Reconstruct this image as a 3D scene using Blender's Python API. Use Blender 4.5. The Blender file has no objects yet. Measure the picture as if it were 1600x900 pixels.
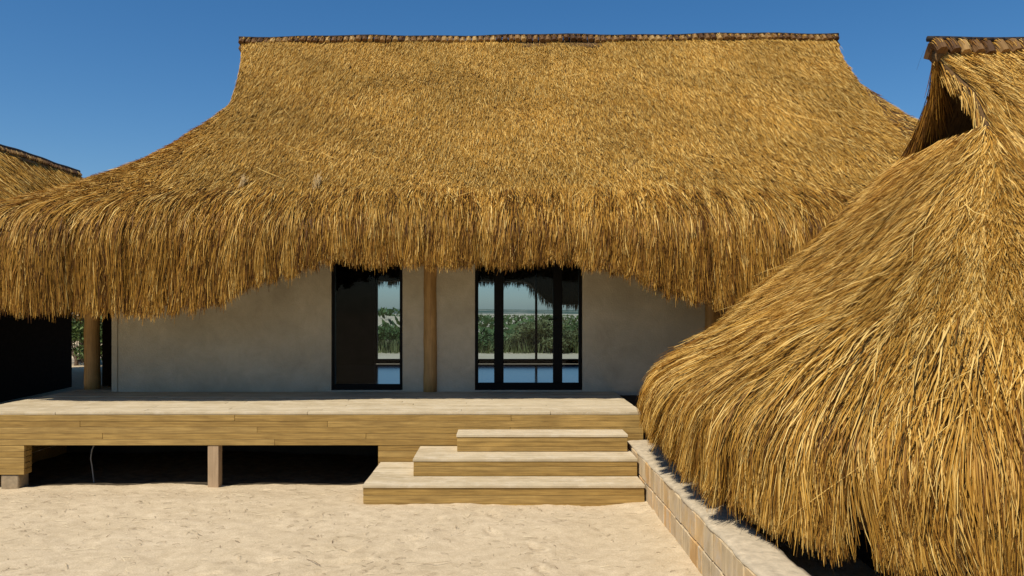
import bpy, bmesh, math, random
import numpy as np
from mathutils import Matrix, Vector

random.seed(7)
rng = np.random.default_rng(11)
scene = bpy.context.scene
COL = scene.collection
R = math.radians

# ------------------------------------------------------------------ camera
cam_d = bpy.data.cameras.new('camera')
cam = bpy.data.objects.new('camera', cam_d)
COL.objects.link(cam)
cam_d.sensor_width = 36.0
cam_d.lens = 28.0
cam_d.shift_x = 20 / 1600
cam_d.shift_y = 35 / 1600
cam_d.clip_end = 6000
cam.location = (0, 0, 1.9)
cam.rotation_euler = (R(90), 0, 0)
scene.camera = cam

# ------------------------------------------------------------------ sky, sun, exposure
SUN_EL, SUN_AZ = 58.0, 38.0          # azimuth: degrees to the left of straight behind the camera
world = bpy.data.worlds.new('World')
scene.world = world
world.use_nodes = True
wn, wl = world.node_tree.nodes, world.node_tree.links
wn.clear()
sky = wn.new('ShaderNodeTexSky')
sky.sky_type = 'NISHITA'
sky.sun_disc = False
sky.sun_elevation = R(SUN_EL)
sky.sun_rotation = R(180 + SUN_AZ)
sky.altitude = 0
sky.air_density = 1.0
sky.dust_density = 0.6
sky.ozone_density = 4.5
bg = wn.new('ShaderNodeBackground')
bg.inputs['Strength'].default_value = 0.105
hsv = wn.new('ShaderNodeHueSaturation')
hsv.inputs['Saturation'].default_value = 1.28
wo = wn.new('ShaderNodeOutputWorld')
wl.new(sky.outputs[0], hsv.inputs['Color'])
wl.new(hsv.outputs[0], bg.inputs['Color'])
wl.new(bg.outputs[0], wo.inputs['Surface'])

sun_d = bpy.data.lights.new('sun', 'SUN')
sun_d.energy = 4.7
sun_d.angle = R(0.53)
sun_d.color = (1.0, 0.93, 0.83)
sun = bpy.data.objects.new('sun', sun_d)
COL.objects.link(sun)
sun_dir = Vector((-math.sin(R(SUN_AZ)) * math.cos(R(SUN_EL)),
                  -math.cos(R(SUN_AZ)) * math.cos(R(SUN_EL)),
                  math.sin(R(SUN_EL))))
sun.rotation_euler = sun_dir.to_track_quat('Z', 'Y').to_euler()
sun.location = sun_dir * 60

scene.view_settings.view_transform = 'Standard'
scene.view_settings.look = 'None'
scene.view_settings.exposure = 0.0
scene.view_settings.gamma = 1.0
scene.view_settings.use_curve_mapping = False
scene.cycles.max_bounces = 6
scene.cycles.diffuse_bounces = 3
scene.cycles.glossy_bounces = 3
scene.cycles.transparent_max_bounces = 8


# ------------------------------------------------------------------ helpers
WM = {}


def tag(o, label=None, cat=None, group=None, kind=None):
    if label: o['label'] = label
    if cat: o['category'] = cat
    if group: o['group'] = group
    if kind: o['kind'] = kind
    return o


def place(o, parent=None, loc=(0, 0, 0), rot=(0, 0, 0)):
    COL.objects.link(o)
    o.location = loc
    o.rotation_euler = rot
    from mathutils import Euler
    WM[o.name] = Matrix.Translation(loc) @ Euler(rot).to_matrix().to_4x4()
    if parent is not None:
        o.parent = parent
        o.matrix_parent_inverse = WM[parent.name].inverted()
    return o


def empty(name, loc):
    o = bpy.data.objects.new(name, None)
    o.empty_display_size = 0.3
    return place(o, None, loc)


def mesh_obj(name, bm, m, parent=None, loc=(0, 0, 0), rot=(0, 0, 0), smooth=False):
    me = bpy.data.meshes.new(name)
    bm.to_mesh(me)
    bm.free()
    if smooth:
        for p in me.polygons: p.use_smooth = True
    if m: me.materials.append(m)
    return place(bpy.data.objects.new(name, me), parent, loc, rot)


def data_obj(name, me, parent=None, loc=(0, 0, 0), rot=(0, 0, 0)):
    return place(bpy.data.objects.new(name, me), parent, loc, rot)


def np_mesh(name, v, f, m, attrs=None, smooth=False):
    """v (n,3), f (k,4) quads"""
    me = bpy.data.meshes.new(name)
    n, k = len(v), len(f)
    c = f.shape[1]
    me.vertices.add(n)
    me.vertices.foreach_set('co', np.ascontiguousarray(v, dtype=np.float32).ravel())
    me.loops.add(k * c)
    me.loops.foreach_set('vertex_index', np.ascontiguousarray(f, dtype=np.int32).ravel())
    me.polygons.add(k)
    me.polygons.foreach_set('loop_start', np.arange(0, k * c, c, dtype=np.int32))
    if smooth:
        me.polygons.foreach_set('use_smooth', np.ones(k, dtype=bool))
    if attrs:
        for an, av in attrs.items():
            a = me.attributes.new(an, 'FLOAT', 'POINT')
            a.data.foreach_set('value', np.ascontiguousarray(av, dtype=np.float32))
    me.update(calc_edges=True)
    if m: me.materials.append(m)
    return me


def bm_box(bm, x0, x1, y0, y1, z0, z1, bev=0.0):
    r = bmesh.ops.create_cube(bm, size=1.0)
    vs = r['verts']
    bmesh.ops.scale(bm, vec=(x1 - x0, y1 - y0, z1 - z0), verts=vs)
    bmesh.ops.translate(bm, vec=((x0 + x1) / 2, (y0 + y1) / 2, (z0 + z1) / 2), verts=vs)
    if bev:
        es = list({e for v in vs for e in v.link_edges})
        bmesh.ops.bevel(bm, geom=es, offset=bev, segments=1, affect='EDGES')


_boxcache = {}


def box_part(name, m, parent, x0, x1, y0, y1, z0, z1, bev=0.004, rot=(0, 0, 0)):
    """a bevelled box whose mesh data are shared between boxes of one size"""
    d = (round(x1 - x0, 3), round(y1 - y0, 3), round(z1 - z0, 3), m.name, bev)
    if d not in _boxcache:
        bm = bmesh.new()
        bm_box(bm, -d[0] / 2, d[0] / 2, -d[1] / 2, d[1] / 2, -d[2] / 2, d[2] / 2, bev)
        me = bpy.data.meshes.new(name)
        bm.to_mesh(me); bm.free()
        me.materials.append(m)
        _boxcache[d] = me
    return data_obj(name, _boxcache[d], parent, ((x0 + x1) / 2, (y0 + y1) / 2, (z0 + z1) / 2), rot)


def sstep(a, b, x):
    t = np.clip((x - a) / (b - a), 0, 1)
    return t * t * (3 - 2 * t)


# cheap smooth noise made of sines
_ph = rng.uniform(0, 6.28, (24, 2)); _dr = rng.normal(0, 1, (24, 2))


def wob(x, y, scale, n=8, off=0):
    s = 0
    for i in range(n):
        k = (i + off) % 24
        s = s + np.sin((_dr[k, 0] * x + _dr[k, 1] * y) * scale * (1 + 0.25 * i) + _ph[k, 0]) / (1 + 0.3 * i)
    return s / 3.0


# ------------------------------------------------------------------ materials
def new_mat(name):
    m = bpy.data.materials.new(name)
    m.use_nodes = True
    nt = m.node_tree
    b = nt.nodes['Principled BSDF']
    return m, nt, b


def node(nt, t, **kw):
    n = nt.nodes.new(t)
    for k, v in kw.items(): setattr(n, k, v)
    return n


def ramp(nt, stops, fac=None):
    r = nt.nodes.new('ShaderNodeValToRGB')
    el = r.color_ramp.elements
    while len(el) < len(stops): el.new(0.5)
    for e, (p, c) in zip(el, stops):
        e.position = p
        e.color = (*c, 1)
    if fac is not None: nt.links.new(fac, r.inputs[0])
    return r


def noise(nt, scale, detail=4, rough=0.55, vec=None, dist=0.0):
    n = nt.nodes.new('ShaderNodeTexNoise')
    n.inputs['Scale'].default_value = scale
    n.inputs['Detail'].default_value = detail
    n.inputs['Roughness'].default_value = rough
    n.inputs['Distortion'].default_value = dist
    if vec is not None: nt.links.new(vec, n.inputs['Vector'])
    return n


def mapping(nt, src, scale=(1, 1, 1), loc=None):
    mp = nt.nodes.new('ShaderNodeMapping')
    mp.inputs['Scale'].default_value = scale
    nt.links.new(src, mp.inputs['Vector'])
    if loc is not None: nt.links.new(loc, mp.inputs['Location'])
    return mp.outputs[0]


def mixc(nt, fac, a, b, mode='MIX'):
    n = nt.nodes.new('ShaderNodeMix')
    n.data_type = 'RGBA'
    n.blend_type = mode
    for sock, v in ((n.inputs[0], fac), (n.inputs[6], a), (n.inputs[7], b)):
        if isinstance(v, (int, float)): sock.default_value = v
        elif isinstance(v, tuple): sock.default_value = (*v, 1)
        else: nt.links.new(v, sock)
    return n.outputs[2]


def bump(nt, b, h, strength=0.4, dist=0.01):
    n = nt.nodes.new('ShaderNodeBump')
    n.inputs['Strength'].default_value = strength
    n.inputs['Distance'].default_value = dist
    nt.links.new(h, n.inputs['Height'])
    nt.links.new(n.outputs[0], b.inputs['Normal'])


def mat_straw(name, stops, patch=(0.8, 1.14)):
    m, nt, b = new_mat(name)
    at = node(nt, 'ShaderNodeAttribute', attribute_name='tone')
    r = ramp(nt, stops, at.outputs['Fac'])
    tc = node(nt, 'ShaderNodeTexCoord')
    n = noise(nt, 0.9, 3, 0.5, tc.outputs['Object'])
    pr = ramp(nt, [(0.3, (patch[0],) * 3), (0.7, (patch[1],) * 3)], n.outputs[0])
    c = mixc(nt, 1.0, r.outputs[0], pr.outputs[0], 'MULTIPLY')
    nt.links.new(c, b.inputs['Base Color'])
    b.inputs['Roughness'].default_value = 0.55
    b.inputs['Specular IOR Level'].default_value = 0.12
    return m


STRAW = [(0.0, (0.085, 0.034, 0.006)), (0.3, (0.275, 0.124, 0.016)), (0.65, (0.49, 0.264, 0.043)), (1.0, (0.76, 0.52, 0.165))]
M_STRAW = mat_straw('straw', STRAW)
M_STRAW_NEAR = mat_straw('straw_near', STRAW)


def mat_thatch_base():
    m, nt, b = new_mat('thatch_base')
    tc = node(nt, 'ShaderNodeTexCoord')
    n = noise(nt, 60, 5, 0.65, mapping(nt, tc.outputs['Object'], (1, 0.2, 0.25)))
    r = ramp(nt, [(0.3, (0.05, 0.024, 0.006)), (0.7, (0.19, 0.10, 0.025))], n.outputs[0])
    nt.links.new(r.outputs[0], b.inputs['Base Color'])
    b.inputs['Roughness'].default_value = 0.9
    bump(nt, b, n.outputs[0], 0.8, 0.02)
    return m


M_BASE = mat_thatch_base()


def mat_obj_random(name, stops, grain=(3, 60, 60), gscale=1.0, rough=0.7, gmix=0.35, bstr=0.3, dirt=None):
    """wood-like: a tone per object, grain along x, slow blotches"""
    m, nt, b = new_mat(name)
    oi = node(nt, 'ShaderNodeObjectInfo')
    tc = node(nt, 'ShaderNodeTexCoord')
    r = ramp(nt, stops, oi.outputs['Random'])
    add = node(nt, 'ShaderNodeVectorMath', operation='ADD')
    nt.links.new(tc.outputs['Object'], add.inputs[0])
    sc = node(nt, 'ShaderNodeVectorMath', operation='SCALE')
    sc.inputs['Scale'].default_value = 37.0
    nt.links.new(oi.outputs['Location'], sc.inputs[0])
    nt.links.new(sc.outputs[0], add.inputs[1])
    g = noise(nt, gscale, 5, 0.6, mapping(nt, add.outputs[0], grain), 0.4)
    gr = ramp(nt, [(0.28, (0.45, 0.40, 0.33)), (0.72, (1.15, 1.12, 1.05))], g.outputs[0])
    c = mixc(nt, gmix * 2 if gmix < .5 else 1.0, r.outputs[0], gr.outputs[0], 'MULTIPLY')
    bl = noise(nt, 2.3, 4, 0.6, add.outputs[0])
    br = ramp(nt, [(0.35, (0.8, 0.78, 0.74)), (0.65, (1.1, 1.1, 1.1))], bl.outputs[0])
    c = mixc(nt, 0.8, c, br.outputs[0], 'MULTIPLY')
    if dirt:
        dn = noise(nt, 5.0, 6, 0.7, add.outputs[0])
        dr = ramp(nt, [(0.48, (0, 0, 0)), (0.68, (1, 1, 1))], dn.outputs[0])
        c = mixc(nt, dr.outputs[0], c, dirt)
    nt.links.new(c, b.inputs['Base Color'])
    b.inputs['Roughness'].default_value = rough
    b.inputs['Specular IOR Level'].default_value = 0.3
    bump(nt, b, g.outputs[0], bstr, 0.006)
    return m


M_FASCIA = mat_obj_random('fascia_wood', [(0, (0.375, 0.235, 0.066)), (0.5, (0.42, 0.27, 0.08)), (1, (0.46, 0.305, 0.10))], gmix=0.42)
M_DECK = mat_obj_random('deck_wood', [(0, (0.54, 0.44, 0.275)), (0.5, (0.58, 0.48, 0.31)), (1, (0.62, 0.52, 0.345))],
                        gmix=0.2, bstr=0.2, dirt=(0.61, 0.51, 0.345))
M_POST = mat_obj_random('post_wood', [(0, (0.42, 0.25, 0.09)), (1, (0.47, 0.29, 0.115))], grain=(40, 40, 2.5), rough=0.6)
M_SHORTPOST = mat_obj_random('short_post_wood', [(0, (0.46, 0.33, 0.2)), (1, (0.50, 0.36, 0.23))], grain=(40, 40, 2.5))
M_BUNDLE = mat_obj_random('ridge_bundle_straw', [(0, (0.075, 0.036, 0.014)), (0.45, (0.17, 0.088, 0.030)), (0.75, (0.32, 0.185, 0.062)), (1, (0.48, 0.32, 0.12))],
                          grain=(60, 6, 6), rough=0.8)
M_BRICK = mat_obj_random('brick', [(0, (0.58, 0.47, 0.30)), (0.35, (0.66, 0.51, 0.30)), (0.55, (0.67, 0.47, 0.23)), (0.85, (0.64, 0.37, 0.13)), (1, (0.60, 0.49, 0.32))],
                         grain=(9, 14, 4), rough=0.92, gmix=0.3, dirt=(0.54, 0.44, 0.30))


def simple(name, col, rough=0.6, nscale=8, amt=0.25, metal=0.0, spec=0.3, bstr=0.0):
    m, nt, b = new_mat(name)
    tc = node(nt, 'ShaderNodeTexCoord')
    n = noise(nt, nscale, 5, 0.6, tc.outputs['Object'])
    r = ramp(nt, [(0.3, tuple(c * (1 - amt) for c in col)), (0.7, tuple(min(1, c * (1 + amt)) for c in col))], n.outputs[0])
    nt.links.new(r.outputs[0], b.inputs['Base Color'])
    b.inputs['Roughness'].default_value = rough
    b.inputs['Metallic'].default_value = metal
    b.inputs['Specular IOR Level'].default_value = spec
    if bstr: bump(nt, b, n.outputs[0], bstr, 0.01)
    return m


M_POLE = simple('dark_ridge_pole', (0.025, 0.018, 0.014), 0.8, 20, 0.4)
M_FRAME = simple('dark_window_frame', (0.005, 0.005, 0.005), 0.5, 15, 0.2, spec=0.08)
M_SHADEBLACK = simple('shade_black', (0.009, 0.0065, 0.005), 0.9, 10, 0.4, spec=0.05)  # near black: deep shade put into the colour of far wall and recess
M_MORTAR = simple('mortar', (0.49, 0.40, 0.262), 0.95, 14, 0.22, bstr=0.6)
M_CONCRETE = simple('concrete_block', (0.33, 0.25, 0.15), 0.9, 20, 0.2, bstr=0.4)
M_CABLE = simple('grey_cable', (0.16, 0.155, 0.145), 0.6, 20, 0.1)
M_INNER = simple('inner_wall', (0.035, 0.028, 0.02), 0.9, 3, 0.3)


def mat_plaster():
    m, nt, b = new_mat('plaster')
    tc = node(nt, 'ShaderNodeTexCoord')
    o = tc.outputs['Object']
    n1 = noise(nt, 1.4, 6, 0.65, o, 0.3)
    n2 = noise(nt, 3.7, 7, 0.7, o, 0.6)
    n3 = noise(nt, 45, 4, 0.6, o)
    c1 = ramp(nt, [(0.3, (0.39, 0.345, 0.255)), (0.7, (0.51, 0.455, 0.345))], n1.outputs[0])
    c2 = ramp(nt, [(0.3, (0.86, 0.85, 0.83)), (0.65, (1.06, 1.06, 1.05))], n2.outputs[0])
    c = mixc(nt, 1.0, c1.outputs[0], c2.outputs[0], 'MULTIPLY')
    nt.links.new(c, b.inputs['Base Color'])
    b.inputs['Roughness'].default_value = 0.92
    ad = node(nt, 'ShaderNodeMath', operation='ADD')
    nt.links.new(n1.outputs[0], ad.inputs[0]); nt.links.new(n3.outputs[0], ad.inputs[1])
    bump(nt, b, ad.outputs[0], 0.5, 0.012)
    return m


M_PLASTER = mat_plaster()


def mat_sand():
    m, nt, b = new_mat('sand')
    tc = node(nt, 'ShaderNodeTexCoord')
    o = tc.outputs['Object']
    n1 = noise(nt, 0.55, 5, 0.6, o)
    n2 = noise(nt, 7, 9, 0.75, o)
    n3 = noise(nt, 90, 3, 0.6, o)
    c1 = ramp(nt, [(0.3, (0.55, 0.44, 0.28)), (0.7, (0.63, 0.515, 0.345))], n1.outputs[0])
    c2 = ramp(nt, [(0.3, (0.80, 0.77, 0.72)), (0.62, (1.06, 1.05, 1.03))], n2.outputs[0])
    c3 = ramp(nt, [(0.25, (0.8, 0.78, 0.75)), (0.6, (1.05, 1.05, 1.05))], n3.outputs[0])
    c = mixc(nt, 1.0, c1.outputs[0], c2.outputs[0], 'MULTIPLY')
    c = mixc(nt, 1.0, c, c3.outputs[0], 'MULTIPLY')
    nt.links.new(c, b.inputs['Base Color'])
    b.inputs['Roughness'].default_value = 0.95
    b.inputs['Specular IOR Level'].default_value = 0.1
    ad = node(nt, 'ShaderNodeMath', operation='MULTIPLY_ADD')
    nt.links.new(n3.outputs[0], ad.inputs[0]); ad.inputs[1].default_value = 0.25
    nt.links.new(n2.outputs[0], ad.inputs[2])
    bump(nt, b, ad.outputs[0], 0.6, 0.026)
    return m


M_SAND = mat_sand()


def mat_glass():
    m, nt, b = new_mat('window_glass')
    nt.nodes.remove(b)
    out = nt.nodes['Material Output']
    tr = node(nt, 'ShaderNodeBsdfTransparent')
    tr.inputs[0].default_value = (0.66, 0.76, 0.84, 1)
    gl = node(nt, 'ShaderNodeBsdfGlossy')
    gl.inputs['Roughness'].default_value = 0.01
    fr = node(nt, 'ShaderNodeFresnel')
    fr.inputs['IOR'].default_value = 1.25
    mx = node(nt, 'ShaderNodeMixShader')
    nt.links.new(fr.outputs[0], mx.inputs[0])
    nt.links.new(tr.outputs[0], mx.inputs[1])
    nt.links.new(gl.outputs[0], mx.inputs[2])
    nt.links.new(mx.outputs[0], out.inputs['Surface'])
    return m


M_GLASS = mat_glass()
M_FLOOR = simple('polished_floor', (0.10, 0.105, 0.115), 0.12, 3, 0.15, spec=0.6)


def mat_leaf(name, c0, c1):
    m, nt, b = new_mat(name)
    at = node(nt, 'ShaderNodeAttribute', attribute_name='tone')
    r = ramp(nt, [(0, c0), (1, c1)], at.outputs['Fac'])
    nt.links.new(r.outputs[0], b.inputs['Base Color'])
    b.inputs['Roughness'].default_value = 0.6
    b.inputs['Specular IOR Level'].default_value = 0.2
    return m


M_LEAF = mat_leaf('leaf', (0.035, 0.065, 0.015), (0.12, 0.17, 0.045))
M_LEAF2 = mat_leaf('leaf_dry', (0.08, 0.09, 0.025), (0.24, 0.24, 0.09))
M_BARK = simple('bark', (0.13, 0.09, 0.06), 0.9, 12, 0.4, bstr=0.5)


def mat_hill():
    m, nt, b = new_mat('hill_cover')
    tc = node(nt, 'ShaderNodeTexCoord')
    o = tc.outputs['Object']
    n = noise(nt, 0.05, 6, 0.65, o)
    r = ramp(nt, [(0.40, (0.05, 0.09, 0.05)), (0.52, (0.10, 0.13, 0.07)), (0.60, (0.45, 0.36, 0.24))], n.outputs[0])
    nt.links.new(r.outputs[0], b.inputs['Base Color'])
    b.inputs['Roughness'].default_value = 1.0
    return m


M_HILL = mat_hill()


# ------------------------------------------------------------------ ground
def ground_z(x, y):
    z = 0.018 * wob(x, y, 0.9) + 0.010 * wob(x, y, 3.2, 8, 5) + 0.006 * wob(x, y, 9.0, 8, 11)
    dip = sstep(7.95, 8.9, y) * (1 - sstep(19, 24, y))
    z = z - dip * (0.085 + 0.03 * wob(x, y * 0.3, 1.9, 6, 3))
    under = sstep(9.05, 9.6, y) * (1 - sstep(18, 20, y))
    z = z - under * 0.06
    far = sstep(60, 160, y)
    z = z + far * 0.6
    # a low drift of sand against the brick wall's foot and before the deck
    z = z + 0.03 * np.exp(-((x - 1.44) / 0.35) ** 2) * (1 - sstep(8.6, 9.0, y))
    return z


def build_ground():
    def axis(fine0, fine1, step, lo, hi):
        a = [fine0]
        while a[-1] < fine1: a.append(a[-1] + step)
        s = step
        b = a[-1]
        up = []
        while b < hi:
            s *= 1.22; b += s; up.append(b)
        s = step; b = fine0; dn = []
        while b > lo:
            s *= 1.22; b -= s; dn.append(b)
        return np.array(dn[::-1] + a + up)
    xs = axis(-7.2, 2.0, 0.028, -1800, 1800)
    ys = axis(3.6, 9.4, 0.026, -600, 2600)
    X, Y = np.meshgrid(xs, ys)
    Z = ground_z(X, Y)
    mask = (np.abs(X) < 12) & (Y < 14)
    # small clods and footprints
    loc = np.random.default_rng(3)
    for _ in range(420):
        cx, cy = loc.uniform(-7, 1.4), loc.uniform(3.5, 8.9)
        r = loc.uniform(0.03, 0.15); h = loc.uniform(-0.02, 0.015) * min(1, r / 0.08)
        d2 = ((X - cx) / r) ** 2 + ((Y - cy) / (r * loc.uniform(0.6, 1.5))) ** 2
        Z += np.where(d2 < 9, h * np.exp(-d2), 0)
    # footprints: two wandering tracks
    for (sx, sy, hd) in ((-6.6, 5.6, -0.05), (-2.6, 3.9, 1.1), (0.6, 4.2, 1.75), (-5.2, 4.4, 0.35)):
        fx, fy, h = sx, sy, hd
        for k in range(9):
            side = (k % 2 - 0.5) * 0.2
            qx, qy = fx - math.sin(h) * side, fy + math.cos(h) * side
            if qy > 8.7 or (qx > -1.5 and qy > 7.6) or qx > 1.2: break
            a1 = (X - qx) * math.cos(h) + (Y - qy) * math.sin(h)
            b1 = -(X - qx) * math.sin(h) + (Y - qy) * math.cos(h)
            d2 = (a1 / 0.135) ** 2 + (b1 / (0.052 - 0.012 * np.sin(a1 * 14))) ** 2
            Z += np.where(d2 < 16, -0.017 * np.exp(-d2 ** 2 * 0.8) + 0.008 * np.exp(-((np.sqrt(d2) - 1.5) / 0.4) ** 2), 0)
            h += loc.uniform(-0.18, 0.18)
            fx += 0.55 * math.cos(h); fy += 0.55 * math.sin(h)
    Z += np.where(mask, loc.normal(0, 0.0014, Z.shape), 0)
    v = np.stack([X, Y, Z], -1).reshape(-1, 3)
    nx, ny = len(xs), len(ys)
    i = np.arange(nx * ny).reshape(ny, nx)
    f = np.stack([i[:-1, :-1], i[:-1, 1:], i[1:, 1:], i[1:, :-1]], -1).reshape(-1, 4)
    me = np_mesh('sand_ground', v, f, M_SAND, smooth=True)
    o = data_obj('sand_ground', me)
    tag(o, kind='structure', label='pale sandy ground in front of the thatched house')
    return o


build_ground()


def build_hills():
    xs = np.linspace(-900, 900, 160)
    ys = np.array([230, 300, 380, 470, 560, 700])
    hs = np.array([0.0, 0.4, 1.0, 1.6, 2.0, 0.0])
    X, Y = np.meshgrid(xs, ys)
    H = np.repeat(hs[:, None], len(xs), 1)
    Z = H * (1.0 + 0.5 * wob(X, Y, 0.012)) * 1.2 + 0.3
    v = np.stack([X, Y, Z], -1).reshape(-1, 3)
    nx, ny = len(xs), len(ys)
    i = np.arange(nx * ny).reshape(ny, nx)
    f = np.stack([i[:-1, :-1], i[:-1, 1:], i[1:, 1:], i[1:, :-1]], -1).reshape(-1, 4)
    o = data_obj('hills', np_mesh('hills', v, f, M_HILL, smooth=True))
    tag(o, kind='structure')
    # a nearer sandy dune seen through the panes
    xs = np.linspace(-40, 30, 90); ys = np.linspace(55, 110, 40)
    X, Y = np.meshgrid(xs, ys)
    Z = 0.02 + 1.35 * np.exp(-((X + 13) / 12) ** 2 - ((Y - 82) / 14) ** 2) * (1 + 0.25 * wob(X, Y, 0.25)) + 0.5 * np.exp(-((X - 8) / 9) ** 2 - ((Y - 85) / 12) ** 2) - 0.05
    v = np.stack([X, Y, Z], -1).reshape(-1, 3)
    nx, ny = len(xs), len(ys)
    i = np.arange(nx * ny).reshape(ny, nx)
    f = np.stack([i[:-1, :-1], i[:-1, 1:], i[1:, 1:], i[1:, :-1]], -1).reshape(-1, 4)
    o = data_obj('dune', np_mesh('dune', v, f, M_SAND, smooth=True))
    tag(o, kind='structure')


build_hills()


# ------------------------------------------------------------------ thatch roofs
class Patch:
    """Flow-line patch: eave points P(u), top points T(u); u in 0..1, arc length a metres from the top."""

    def __init__(s, P, T, tmax, zl, roof, verge=None, sag=None):
        s.P, s.T, s.tmax, s.zl, s.r, s.verge = P, T, tmax, zl, roof, verge
        s.sag = sag if sag is not None else np.zeros(len(P))
        n = len(P)
        s.U = np.linspace(0, 1, n)
        d = np.gradient(P, axis=0)
        nn = np.stack([d[:, 1], -d[:, 0]], 1)
        nn /= np.linalg.norm(nn, axis=1, keepdims=True) + 1e-9
        cen = P - T
        sg = np.sign((nn * cen).sum(1)); sg[sg == 0] = 1
        s.N = nn * sg[:, None]
        k = np.linalg.norm(T - P, axis=1)
        zt = roof.prof(np.full(n, tmax))
        s.Lr = np.hypot(k, zt - roof.z0) * 1.02
        s.Ll = roof.z0 - zl
        s.wP = np.linalg.norm(d, axis=1) * (n - 1)
        s.wT = np.linalg.norm(np.gradient(T, axis=0), axis=1) * (n - 1)

    def tab(s, arr, u):
        return np.interp(u, s.U, arr)

    def pos(s, u, a):
        r = s.r
        Lr = s.tab(s.Lr, u); Ll = s.tab(s.Ll, u)
        px, py = s.tab(s.P[:, 0], u), s.tab(s.P[:, 1], u)
        tx, ty = s.tab(s.T[:, 0], u), s.tab(s.T[:, 1], u)
        nx, ny = s.tab(s.N[:, 0], u), s.tab(s.N[:, 1], u)
        zl = s.tab(s.zl, u)
        sa = a - Lr
        hs = -r.rk * np.logaddexp(0, -sa / r.rk)
        tau = np.clip(-hs / Lr, 0, 1)
        x = px + (tx - px) * tau
        y = py + (ty - py) * tau
        z = r.prof(tau * s.tmax)
        sg = s.tab(s.sag, u)
        z = z - sg * 3.2 * tau ** 1.3 * (1 - tau) ** 0.7
        if r.ztilt: z = z + r.ztilt * (x - r.xm) * tau
        if s.verge is not None: x = x + s.verge(u, tau)
        w = np.clip((sa - hs) / Ll, 0, 4)
        ww = np.minimum(w, 1)
        bul = r.bulge * (1 - (1 - np.clip(ww * 2.6, 0, 1)) ** 2) - r.tuck * ww ** 1.5
        # soft shoulder
        x = x + nx * bul
        y = y + ny * bul
        z = z - np.where(w > 0, (r.z0 - zl) * w, 0)
        lump = r.lump * (wob(x * 1.0 + z * 0.3, y + z, 1.7, 8, 2) + 0.5 * wob(x + y, z * 1.5, 4.5, 8, 9))
        z = z + lump * 0.6
        x = x + nx * lump; y = y + ny * lump
        return np.stack([x, y, z], -1)

    def frame(s, u, a):
        e = 0.02
        W = np.maximum(s.tab(s.wP, u), 0.5)
        p = s.pos(u, a)
        dud = 0.02 / W
        up = np.where(u + dud <= 1, u + dud, u - dud)
        sgn = np.where(u + dud <= 1, 1.0, -1.0)[..., None]
        pu = (s.pos(up, a) - p) * sgn
        pa = s.pos(u, a + e) - p
        pa /= np.linalg.norm(pa, axis=-1, keepdims=True) + 1e-9
        n = np.cross(pu, pa)
        n /= np.linalg.norm(n, axis=-1, keepdims=True) + 1e-9
        out = np.stack([s.tab(s.N[:, 0], u), s.tab(s.N[:, 1], u), np.full(u.shape, 1.0)], -1)
        sg = np.sign((n * out).sum(-1)); sg[sg == 0] = 1
        return p, n * sg[..., None], pa

    def grid(s, nu, na_roof, na_lip):
        u = np.linspace(0, 1, nu)
        rows = []
        for k in range(na_roof + 1):
            rows.append(s.tab(s.Lr, u) * k / na_roof)
        for k in range(1, na_lip + 1):
            rows.append(s.tab(s.Lr, u) + s.tab(s.Ll, u) * k / na_lip * 0.93)
        A = np.array(rows)
        U = np.repeat(u[None], len(rows), 0)
        v, nn, _ = s.frame(U, A)
        Lr = s.tab(s.Lr, u)[None]
        back = s.r.setback * np.clip((A - Lr + 0.3) / 0.3, 0, 1)
        v = v - nn * back[..., None]
        ny, nx = A.shape
        i = np.arange(nx * ny).reshape(ny, nx)
        f = np.stack([i[:-1, :-1], i[:-1, 1:], i[1:, 1:], i[1:, :-1]], -1).reshape(-1, 4)
        # outward orientation
        vv = v.reshape(-1, 3)
        q = f[len(f) // 2]
        nrm = np.cross(vv[q[1]] - vv[q[0]], vv[q[3]] - vv[q[0]])
        if nrm[2] < 0: f = f[:, ::-1]
        return vv, f

    def sample(s, n, a_lo, a_hi):
        """n root points between fractions; a_lo/a_hi functions of u -> arc length; area weighted"""
        us, as_ = [], []
        got = 0
        wm = max(s.wP.max(), s.wT.max())
        while got < n:
            u = rng.random(n); lo, hi = a_lo(u), a_hi(u)
            a = lo + (hi - lo) * rng.random(n)
            tau = np.clip(1 - a / s.tab(s.Lr, u), 0, 1)
            w = s.tab(s.wP, u) * (1 - tau) + s.tab(s.wT, u) * tau
            ok = rng.random(n) * wm < w
            us.append(u[ok]); as_.append(a[ok]); got += ok.sum()
        return np.concatenate(us)[:n], np.concatenate(as_)[:n]


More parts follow.
